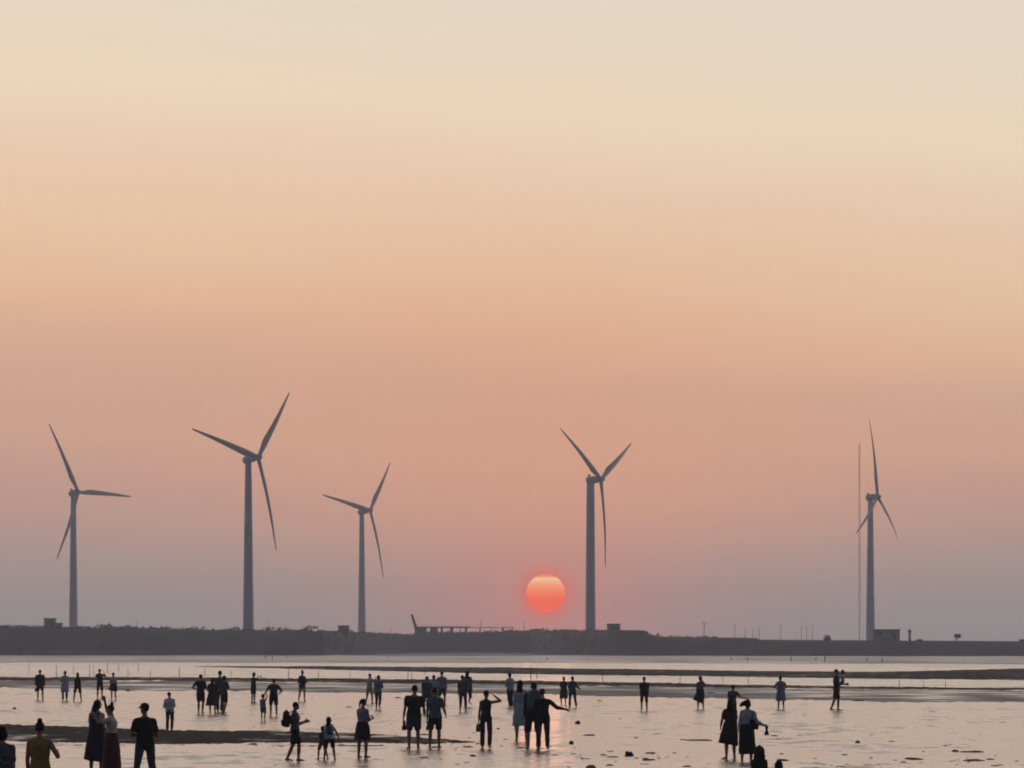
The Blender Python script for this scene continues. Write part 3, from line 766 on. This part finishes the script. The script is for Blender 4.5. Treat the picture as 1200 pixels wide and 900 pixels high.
            for k in 'LR':
                h0, kn, an = J['P'+k], J['K'+k], J['A'+k]
                w1 = .082 if fr < 1.1 else .074
                if fr <= 1: g.limb(h0, h0.lerp(kn, fr), .107*build, w1+.014)
                else:
                    g.limb(h0, kn, .105*build, w1); g.limb(kn, kn.lerp(an, fr-1), w1, .062)
            nm = 'shorts' if fr < 1.1 else 'trousers'
        mk(g, nm, cloth(cn, C[cn]), cv, .036, 3)
    # hair
    g = MB()
    g.ball(hp(0, -.014, .122), .083, .095, .092, H3)
    if hair in ('long', 'wind'):
        g.ball(hp(0, -.04, .07), .09, .075, .10, H3)
        off = 0
        rg = [(hp(0, -.05, .12), .08, .05), (hp(off*.3, -.085, .02), .092, .045), (hp(off, -.1, -.10), .095, .04), (hp(off*1.6, -.105, -.22), .07, .03), (hp(off*2, -.10, -.28), .03, .02)]
        if hair == 'wind': rg = [(hp(0, -.04, .12), .06, .08), (hp(-.08, -.05, .11), .065, .075), (hp(-.16, -.05, .07), .05, .06), (hp(-.22, -.045, .01), .02, .03)]
        g.tube(rg, lat=H3 @ Vector((1, 0, 0)) if hair == 'long' else H3 @ Vector((0, 1, 0)), n=14)
    elif hair == 'bob': g.ball(hp(0, -.03, .075), .092, .085, .10, H3)
    elif hair == 'bun': g.ball(hp(0, -.06, .225), .045, .045, .045, H3)
    elif hair == 'pony':
        g.ball(hp(0, -.105, .15), .035, .035, .035, H3); g.tube([(hp(0, -.12, .15), .03, .03), (hp(0, -.17, .06), .036, .032), (hp(0, -.165, -.05), .024, .022), (hp(0, -.15, -.1), .008, .008)], n=10)
    if hair != 'none': mk(g, 'hair', m_hair, cv*.9, .012, 2)
    if hat in ('cap', 'sunhat', 'bucket'):
        g = MB()
        if hat == 'cap':
            g.ball(hp(0, -.008, .14), .088, .103, .082, H3)
            g.tube([(hp(0, .06, .135), .075, .012), (hp(0, .13, .128), .07, .01), (hp(0, .175, .118), .04, .008)], lat=H3 @ Vector((1, 0, 0)), n=14)
        else:
            br = .17 if hat == 'sunhat' else .135
            g.tube([(hp(0, 0, .118), br, br), (hp(0, 0, .135), br*.8, br*.8), (hp(0, -.005, .15), .092, .105), (hp(0, -.01, .20), .085, .095), (hp(0, -.01, .232), .05, .06)], lat=H3 @ Vector((1, 0, 0)), n=24)
        mk(g, 'cap' if hat == 'cap' else 'hat', cloth(hatc, C[hatc]), cv*.8, 0, 2)
    J['world'] = Matrix.Translation(root.location) @ Matrix.Rotation(R(face), 4, 'Z') @ Matrix.Scale(s, 4) @ SH
    J['TM'] = TM; J['s'] = s; J['face'] = face; J['root'] = root
    return J

def backpack(J, label, c, size=1.0, cat='backpack'):
    m = cloth(c, C[c]); Wm = J['world'] @ J['TM']
    o0 = Wm @ Vector((0, -.24, 1.0))
    root = empty('backpack', o0, R(J['face']), label, cat); root.scale = (J['s'],)*3
    T3 = J['TM'].to_3x3().to_4x4()
    b = MB(); rg = []
    for zz, w, dd in ((0, .10, .05), (.02, .145, .085), (.14, .16, .105), (.30, .155, .10), (.41, .13, .08), (.45, .07, .04)):
        rg.append((Vector((0, 0, zz*size)), w*size, dd*size))
    bb = b.tube(rg, lat=(1, 0, 0), n=20).xf(T3).build('bag_body', m, root)
    b = MB(); b.tube([(Vector((0, -.085, .03))*size, .08*size, .025*size), (Vector((0, -.105, .08))*size, .11*size, .04*size), (Vector((0, -.105, .17))*size, .11*size, .04*size), (Vector((0, -.09, .21))*size, .08*size, .02*size)], lat=(1, 0, 0), n=14)
    b.xf(T3).build('pocket', m, root)
    for sx in (-1, 1):
        b = MB(); pts = [(sx*.09, .1, .10), (sx*.15, .2, .12), (sx*.14, .36, .22), (sx*.125, .36, .34), (sx*.115, .24, .465), (sx*.1, .10, .42)]
        b.tube([(Vector(p), .022, .01) for p in pts], lat=(1, 0, 0), n=8).xf(T3).build('strap', m, root)
    b = MB(); b.tube([(Vector((-.04, 0, .44*size)), .01, .01), (Vector((-.03, 0, .48*size)), .01, .01), (Vector((.03, 0, .48*size)), .01, .01), (Vector((.04, 0, .44*size)), .01, .01)], n=6)
    b.xf(T3).build('handle', m, root)
    return root
def sandals(J, k, label, c='black'):
    p = J['world'] @ J['H'+k]
    root = empty('sandals', p, R(J['face']+70), label, 'sandals'); root.scale = (J['s'],)*3
    for sx in (-1, 1):
        b = MB(); M3 = Matrix.Rotation(R(12*sx), 4, 'Y') @ Matrix.Rotation(R(8*sx), 4, 'X')
        b.tube([(Vector((sx*.03, 0, .03)), .025, .012), (Vector((sx*.035, 0, -.03)), .036, .014), (Vector((sx*.035, 0, -.11)), .032, .014), (Vector((sx*.035, 0, -.19)), .044, .014), (Vector((sx*.035, 0, -.235)), .025, .012)], lat=(0, 1, 0), n=12).xf(M3)
        so = b.build('sole', cloth(c, C[c]), root)
        b = MB(); b.tube([(Vector((sx*.035, -.04, -.15)), .012, .006), (Vector((sx*.075, -.02, -.14)), .012, .006), (Vector((sx*.075, .02, -.14)), .012, .006), (Vector((sx*.035, .04, -.15)), .012, .006)], n=6).xf(M3)
        b.build('strap', cloth(c, C[c]), root)
def bag(J, k, label, c='grey', size=1.0, cat='bag', p=None, drop=.12):
    p = p or J['world'] @ J['H'+k]
    root = empty('handbag', p, R(J['face']+40), label, cat); root.scale = (J['s']*size,)*3
    b = MB(); b.tube([(Vector((0, 0, -drop-.26)), .10, .05), (Vector((0, 0, -drop-.24)), .135, .07), (Vector((0, 0, -drop-.12)), .14, .065), (Vector((0, 0, -drop)), .12, .03), (Vector((0, 0, -drop+.01)), .10, .01)], lat=(1, 0, 0), n=18)
    b.build('bag_body', cloth(c, C[c]), root)
    for y in (-.018, .018):
        b = MB(); b.tube([(Vector((-.09, y, -drop)), .008, .008), (Vector((-.05, y, -.02)), .008, .008), (Vector((0, y, .005)), .008, .008), (Vector((.05, y, -.02)), .008, .008), (Vector((.09, y, -drop)), .008, .008)], n=6)
        b.build('handle', cloth(c, C[c]), root)
m_screen = mat('phone_glass', (20, 20, 24), .15, .02, 4, .5)
def phone(J, k, label, tilt=50):
    p = J['world'] @ (J['H'+k]+J['F'+k]*.03)
    root = empty('phone', p, R(J['face']), label, 'phone'); root.scale = (J['s'],)*3
    root.rotation_euler = (R(tilt), 0, R(J['face']))
    c = bevel(MB().box((0, 0, .03), .075, .011, .155).build('phone_case', m_dark, root, False), .004)
    MB().box((0, -.0065, .03), .066, .003, .14).build('screen', m_screen, root, False)

# -- far left group
J = person(47, 785, 820, 'stocky person in a dark brown jacket with a bag, leftmost of the far waders', 5, 'm', ('jacket', 'brown'), ('shorts', 'darkbrown'), 'short', ('carry', 'down'), 'stand', build=1.12)
bag(J, 'L', 'small dark bag hanging from the stocky person at far left', 'black', .7)
person(76, 786, 821, 'slim person in a long pale blue coat, second of the far left row', 20, 'f', ('longdress', 'paleblue', .5, .23), ('trousers', 'darkbrown'), 'bob', ('crossed', 'down'), 'step')
person(91, 788, 822, 'slim woman all in black, just right of the pale blue coat', 0, 'f', ('vest', 'black'), ('shorts', 'black'), 'long', ('down', 'down'), 'wide')
person(117, 784, 818, 'person in black with both hands up to the face, far left row', 0, 'm', ('tee', 'black'), ('long_shorts', 'black'), 'short', ('photo', 'photo'), 'stand')
person(133, 788, 820, 'woman in a white top and full black skirt ending the far left row', 15, 'f', ('tee', 'cream'), ('skirt', 'black', .55, .27), 'bob', ('crossed', 'down'), 'stand', skirt_off=(-.05, 0))
person(199, 811, 857, 'man in white long sleeves and brown trousers, hands behind his back', 0, 'm', ('shirt', 'white'), ('trousers', 'brown'), 'short', ('behind', 'behind'), 'stand')
# -- close figures at the lower left
def near_d(yt, h): return (EYE-h)*F/(yt-HOR)
D = near_d(850.5, 1.62); J = person(3, 0, 0, 'person in a dark tee with a teal back print, cut off by the left edge', 8, 'f', ('tee', 'slate'), ('shorts', 'black'), 'bob', ('down', 'down'), 'stand', s=1.62/1.7, d=D)
pr = MB(); Wm = J['world']
cx = []
for i in range(25):
    q = 2*math.pi*i/24*.8+.6; cx.append(Vector((.06*math.cos(q), 0, .075*math.sin(q))))
pr.tube([(c_+Vector((.03, -.160, 1.20)), .016, .006) for c_ in cx], lat=(0, 1, 0), n=6).xf(Matrix.Translation((0, 0, -J['drop'])))
pr.build('print', cloth('teal_print', (110, 170, 170)), J['root'])
D = near_d(846, 1.60); person(47, 0, 0, 'person in an olive yellow top, elbow out, near the left edge', 0, 'm', ('vest', 'olive'), ('trousers', 'darkbrown'), 'bun', ('down', 'elbow'), 'stand', s=1.6/1.7, d=D)
D = near_d(820.5, 1.62); person(113, 0, 0, 'long haired woman in a navy pinafore dress over a pale tee', -25, 'f', ('tee', 'cream'), ('pinafore', 'navy', .30, .26), 'long', ('down', 'bent'), 'stand', s=1.62/1.7, d=D, skirt_off=(-.04, 0), head=(-15, 0))
D = near_d(826, 1.55); J = person(131, 0, 0, 'woman in a long maroon skirt and pale top lifting a hand to her face', 75, 'f', ('tee', 'cream'), ('skirt', 'maroon', .12, .27), 'bun', ('photo', 'raised'), 'stand', s=1.55/1.7, d=D)
D = near_d(824, 1.70); person(170, 0, 0, 'man in a dark cap, dark green tee and jeans with folded arms', 25, 'm', ('tee', 'darkgreen'), ('trousers', 'jeans'), 'short', ('crossed', 'crossed'), 'wide', s=1.70/1.7, d=D, hat='cap', hatc='black', head=(40, 0))
# -- middle left
person(235, 790, 836, 'slim man in a navy shirt and shorts, left of the huddled group', -15, 'm', ('tee', 'navy'), ('shorts', 'black'), 'short', ('hip', 'crossed'), 'stand')
person(249, 794.5, 837, 'woman in a dark brown dress and long hair, front of the huddled group', 5, 'f', ('dress', 'darkbrown', .42, .28), None, 'long', ('crossed', 'crossed'), 'stand', build=1.1)
person(258, 786, 834, 'taller man with a pale collar at the back of the huddled group', -10, 'm', ('shirt', 'greybrown'), ('trousers', 'darkbrown'), 'short', ('down', 'crossed'), 'stand')
person(262.5, 791.5, 836, 'man in a slate blue tee and black shorts, right of the huddled group', -20, 'm', ('tee', 'slate'), ('shorts', 'black'), 'bob', ('crossed', 'phone'), 'walk')
person(297, 788, 824, 'woman in navy holding both hands to her eyes, legs bare', -55, 'f', ('tee', 'navy'), ('shorts', 'navy'), 'bob', ('photo', 'photo'), 'stand')
J = person(320.5, 795, 839, 'man in dark brown with a backpack reaching down to a small child', 0, 'm', ('tee', 'darkbrown'), ('shorts', 'darkbrown'), 'short', ('reach', 'hip'), 'walk', build=1.05)
backpack(J, 'dark backpack worn by the man holding the small child by the hand', 'darkbrown', .85)
person(308.5, 814, 845, 'small child in a pale top holding the hand of the man in brown', 0, 'k', ('tee', 'lilac'), ('shorts', 'slate'), 'bob', ('down', 'raised'), 'stand')
person(354, 786, 822, 'person in a blue jacket with hair in a bun and bare legs', -20, 'f', ('jacket', 'blue'), ('shorts', 'cream'), 'bun', ('crossed', 'crossed'), 'stand')
J = person(345.5, 822, 892, 'man with a black backpack walking right and looking at his phone', -78, 'm', ('tee', 'greybrown'), ('shorts', 'black'), 'short', ('phone', 'phone'), 'walk', head=(0, 16))
backpack(J, 'black backpack worn by the man walking with his phone', 'black', 1.05); phone(J, 'R', 'phone held out by the man with the black backpack')
J = person(386, 841, 891, 'long haired girl in a white top and dark backpack, legs apart', -5, 'k', ('tee', 'paleblue'), ('shorts', 'black'), 'long', ('down', 'reach'), 'wide', lean=10)
backpack(J, 'dark backpack low on the back of the long haired girl', 'slate', .8)
person(378, 851, 890, 'smaller child in dark clothes half hidden behind the long haired girl', 30, 'k', ('tee', 'slate'), ('shorts', 'black'), 'bob', ('down', 'down'), 'stride')
J = person(425, 819, 888, 'woman with a ponytail in a grey blue tee and dark skirt holding a phone', -40, 'f', ('tee', 'lilac'), ('skirt', 'black', .52, .24), 'pony', ('phone', 'phone'), 'stand', head=(0, 10))
phone(J, 'R', 'phone in the hands of the woman with a ponytail')
person(433, 789, 825, 'man in pale clothes with a navy backpack, left of a far pair', -35, 'm', ('tee', 'cream'), ('shorts', 'cream'), 'short', ('photo', 'photo'), 'stand'); 
J = person(443, 791, 831, 'woman in a lilac grey top and brown trousers, right of a far pair', -5, 'f', ('tee', 'lilac'), ('rolled_trousers', 'brown'), 'bob', ('down', 'crossed'), 'walk')
# -- middle
J = person(485, 803, 878, 'broad man in a black tee and blue grey shorts carrying sandals', 0, 'm', ('tee', 'black'), ('shorts', 'jeans'), 'short', ('carry', 'bent'), 'stand', build=1.08)
sandals(J, 'L', 'black sandals hanging from the hand of the broad man')
J = person(510, 806, 876, 'person in a teal grey top and black shorts holding sandals beside the broad man', -5, 'm', ('tee', 'teal'), ('shorts', 'black'), 'short', ('carry', 'bent'), 'stand')
sandals(J, 'L', 'black sandals dangling beside the person in teal grey')
person(500, 792.5, 836, 'man in a grey green shirt, left of three behind the broad man', 5, 'm', ('tee', 'slate'), ('shorts', 'slate'), 'short', ('down', 'down'), 'stand')
person(508.5, 791, 834, 'person in a pale blue shirt in the middle of three behind the broad man', 0, 'm', ('tee', 'lightblue'), ('shorts', 'teal'), 'short', ('down', 'crossed'), 'stand')
person(518, 786.5, 827, 'man in a lilac shirt and blue shorts, right of three behind the broad man', -10, 'm', ('tee', 'lilac'), ('shorts', 'blue'), 'short', ('hip', 'down'), 'step')
person(548, 786, 828, 'long haired woman in a pale teal top kicking a foot back', -10, 'f', ('tee', 'teal'), ('rolled_trousers', 'black'), 'long', ('down', 'down'), 'kick')
person(542.5, 791, 834, 'short haired person in a blue grey top and maroon trousers before the kicking woman', 5, 'm', ('tee', 'slate'), ('rolled_trousers', 'maroon'), 'short', ('down', 'down'), 'stand')
J = person(569.5, 809, 877, 'slim boy in black shading his eyes with one arm, carrying a grey bag', 0, 'm', ('vest', 'black'), ('trousers', 'navy'), 'short', ('carry', 'brow'), 'stand', build=.85)
bag(J, 'L', 'grey bag hanging from the hand of the boy shading his eyes', 'slate', .85, drop=.02)
person(598, 788, 829, 'woman in a light blue blouse and black trousers looking left', 30, 'f', ('shirt', 'lightblue'), ('trousers', 'black'), 'bob', ('crossed', 'down'), 'step')
J = person(611, 797, 868, 'woman with long hair in a long pale blue shirt dress beside the couple', -5, 'f', ('longdress', 'lightblue', .42, .24), ('rolled_trousers', 'cream'), 'long', ('down', 'down'), 'stand')
bag(J, 'L', 'small dark bag held low by the woman in the pale blue shirt dress', 'black', .75, drop=.04)
J = person(625, 800, 878, 'tall person in dark clothes wearing a big grey backpack', 4, 'm', ('shirt', 'darkgreen'), ('long_shorts', 'black'), 'short', ('down', 'crossed'), 'stand', build=1.05)
backpack(J, 'big grey teal backpack on the tall person left of the sun glint', 'teal', 1.15)
person(636.5, 807, 879, 'person in black stretching the right arm out, beside the big backpack', -3, 'm', ('shirt', 'black'), ('trousers', 'darkbrown'), 'short', ('down', 'out'), 'stand')
person(660.5, 793, 826, 'woman in a long olive green dress by the mud edge', 5, 'f', ('dress', 'green', .4, .24), None, 'bob', ('crossed', 'down'), 'stand')
J = person(671, 792, 829, 'person in a dark jacket with a pale bag right of the olive dress', 15, 'f', ('jacket', 'slate'), ('trousers', 'black'), 'bob', ('crossed', 'strap'), 'walk')
# -- right
person(755, 793, 833, 'man in black tee and shorts walking alone in open shallows', 10, 'm', ('tee', 'black'), ('long_shorts', 'black'), 'short', ('down', 'down'), 'step')
J = person(821, 793, 831, 'woman in a teal grey top with a dark skirt blown to the left', 0, 'f', ('tee', 'teal'), ('skirt', 'black', .40, .27), 'bob', ('down', 'photo'), 'stand', skirt_off=(-.16, 0), hat='bucket', hatc='black')
bag(J, 'R', 'pale bag lifted by the woman in the blown skirt', 'cream', .6, drop=.0)
person(858.5, 803, 845, 'person in blue stretching an arm, half hidden behind the two women in skirts', -15, 'm', ('tee', 'blue'), ('shorts', 'black'), 'short', ('down', 'out'), 'stand')
person(855.5, 819, 889, 'woman with long dark hair in a brown top and full black skirt', -6, 'f', ('tee', 'brown'), ('skirt', 'black', .42, .27), 'long', ('bent', 'down'), 'step', skirt_off=(-.06, 0))
J = person(875.5, 820, 893, 'woman in a pale blue blouse and long black skirt, hair blown sideways', -12, 'f', ('shirt', 'lightblue'), ('skirt', 'black', .22, .22), 'wind', ('down', 'strap'), 'stand', head=(20, 0))
sandals(J, 'R', 'dark sandals dangling from the woman in the pale blue blouse')
bag(J, 'R', 'black shoulder bag on the woman in the pale blue blouse', 'black', 1.0, p=J['world'] @ (J['SR']+Vector((.05, -.03, .02))), drop=.22)
D = near_d(875, 1.12); person(890.5, 0, 0, 'child in a dark brown jacket with the pointed hood up, at the bottom edge', 0, 'k', ('jacket', 'darkbrown'), ('trousers', 'black'), 'none', ('down', 'down'), 'stand', s=1.12/1.75, d=D, hat='hood_up', build=1.15)
D = near_d(891.5, 1.05); person(912, 0, 0, 'child in dark clothes stretching an arm, head just above the bottom edge', -10, 'k', ('tee', 'navy'), ('shorts', 'black'), 'bob', ('down', 'hug'), 'stand', s=1.05/1.75, d=D)
D = near_d(896, 1.30); person(693, 0, 0, 'person in a grey blue hat whose crown just shows at the bottom edge', 0, 'f', ('tee', 'grey'), ('shorts', 'black'), 'bob', ('down', 'down'), 'stand', s=1.30/1.73, d=D, hat='bucket', hatc='lilac')
person(915, 792, 831, 'woman in a grey purple dress alone before the mud at right', 0, 'f', ('dress', 'lilac', .42, .25), None, 'bob', ('hip', 'hip'), 'stand')
J = person(980, 784, 833, 'adult in maroon shorts holding a child in front, rightmost of the waders', -80, 'm', ('tee', 'black'), ('shorts', 'maroon'), 'short', ('cradle', 'cradle'), 'stand')
dd = gd(833); person(987.5, 0, 0, 'child in a pale top carried in the arms of the rightmost adult', 95, 'k', ('tee', 'cream'), ('shorts', 'maroon'), 'bob', ('hug', 'crossed'), 'dangle', s=.62, d=dd, z=.80)

# ------------------------------------------------------------------ the sun itself
SD = 40000.0
m = bpy.data.materials.new('sun_surface'); m.use_nodes = True; t = m.node_tree; t.nodes.clear()
co = t.nodes.new('ShaderNodeTexCoord'); sp = t.nodes.new('ShaderNodeSeparateXYZ'); t.links.new(co.outputs['Object'], sp.inputs[0])
mr = t.nodes.new('ShaderNodeMapRange'); t.links.new(sp.outputs[2], mr.inputs[0]); mr.inputs[1].default_value = -1; mr.inputs[2].default_value = 1
rp = t.nodes.new('ShaderNodeValToRGB'); t.links.new(mr.outputs[0], rp.inputs[0]); e = rp.color_ramp.elements
e[0].position = 0; e[0].color = rgb(255, 98, 72); e[1].position = 1; e[1].color = rgb(255, 150, 112)
for p_, c_ in ((.2, (252, 84, 34)), (.38, (255, 96, 48)), (.58, (255, 132, 80)), (.72, (255, 160, 104)), (.82, (255, 190, 134)), (.87, (253, 206, 152)), (.91, (255, 160, 110)), (.95, (255, 118, 82))):
    q = e.new(p_); q.color = rgb(*c_)
em = t.nodes.new('ShaderNodeEmission'); t.links.new(rp.outputs[0], em.inputs[0]); em.inputs[1].default_value = 1.3
o_ = t.nodes.new('ShaderNodeOutputMaterial'); t.links.new(em.outputs[0], o_.inputs[0])
so = MB().ball((0, 0, 0), 1, 1, .97, n=64, m=40).build('sun', m); so.location = SUN_DIR*SD+Vector((0, 0, EYE)); rs = 22.8*SD/F; so.scale = (rs, rs, rs)
tag(so, 'glowing orange sun sinking towards the embankment between two turbines', 'sun')

# ------------------------------------------------------------------ haze
hm_ = bpy.data.materials.new('evening_haze'); hm_.use_nodes = True; t = hm_.node_tree; t.nodes.clear()
pv = t.nodes.new('ShaderNodeVolumePrincipled'); pv.inputs['Color'].default_value = (.72, .77, .95, 1); pv.inputs['Density'].default_value = .0002; pv.inputs['Anisotropy'].default_value = .35
o_ = t.nodes.new('ShaderNodeOutputMaterial'); t.links.new(pv.outputs[0], o_.inputs[1])
hz = MB().box((0, (GY0+GY1)/2, 75), 2*GX+60, GY1-GY0+60, 152).build('haze', hm_, smooth=False)
tag(hz, 'pale evening haze over the tidal flat', 'haze', kind='stuff')
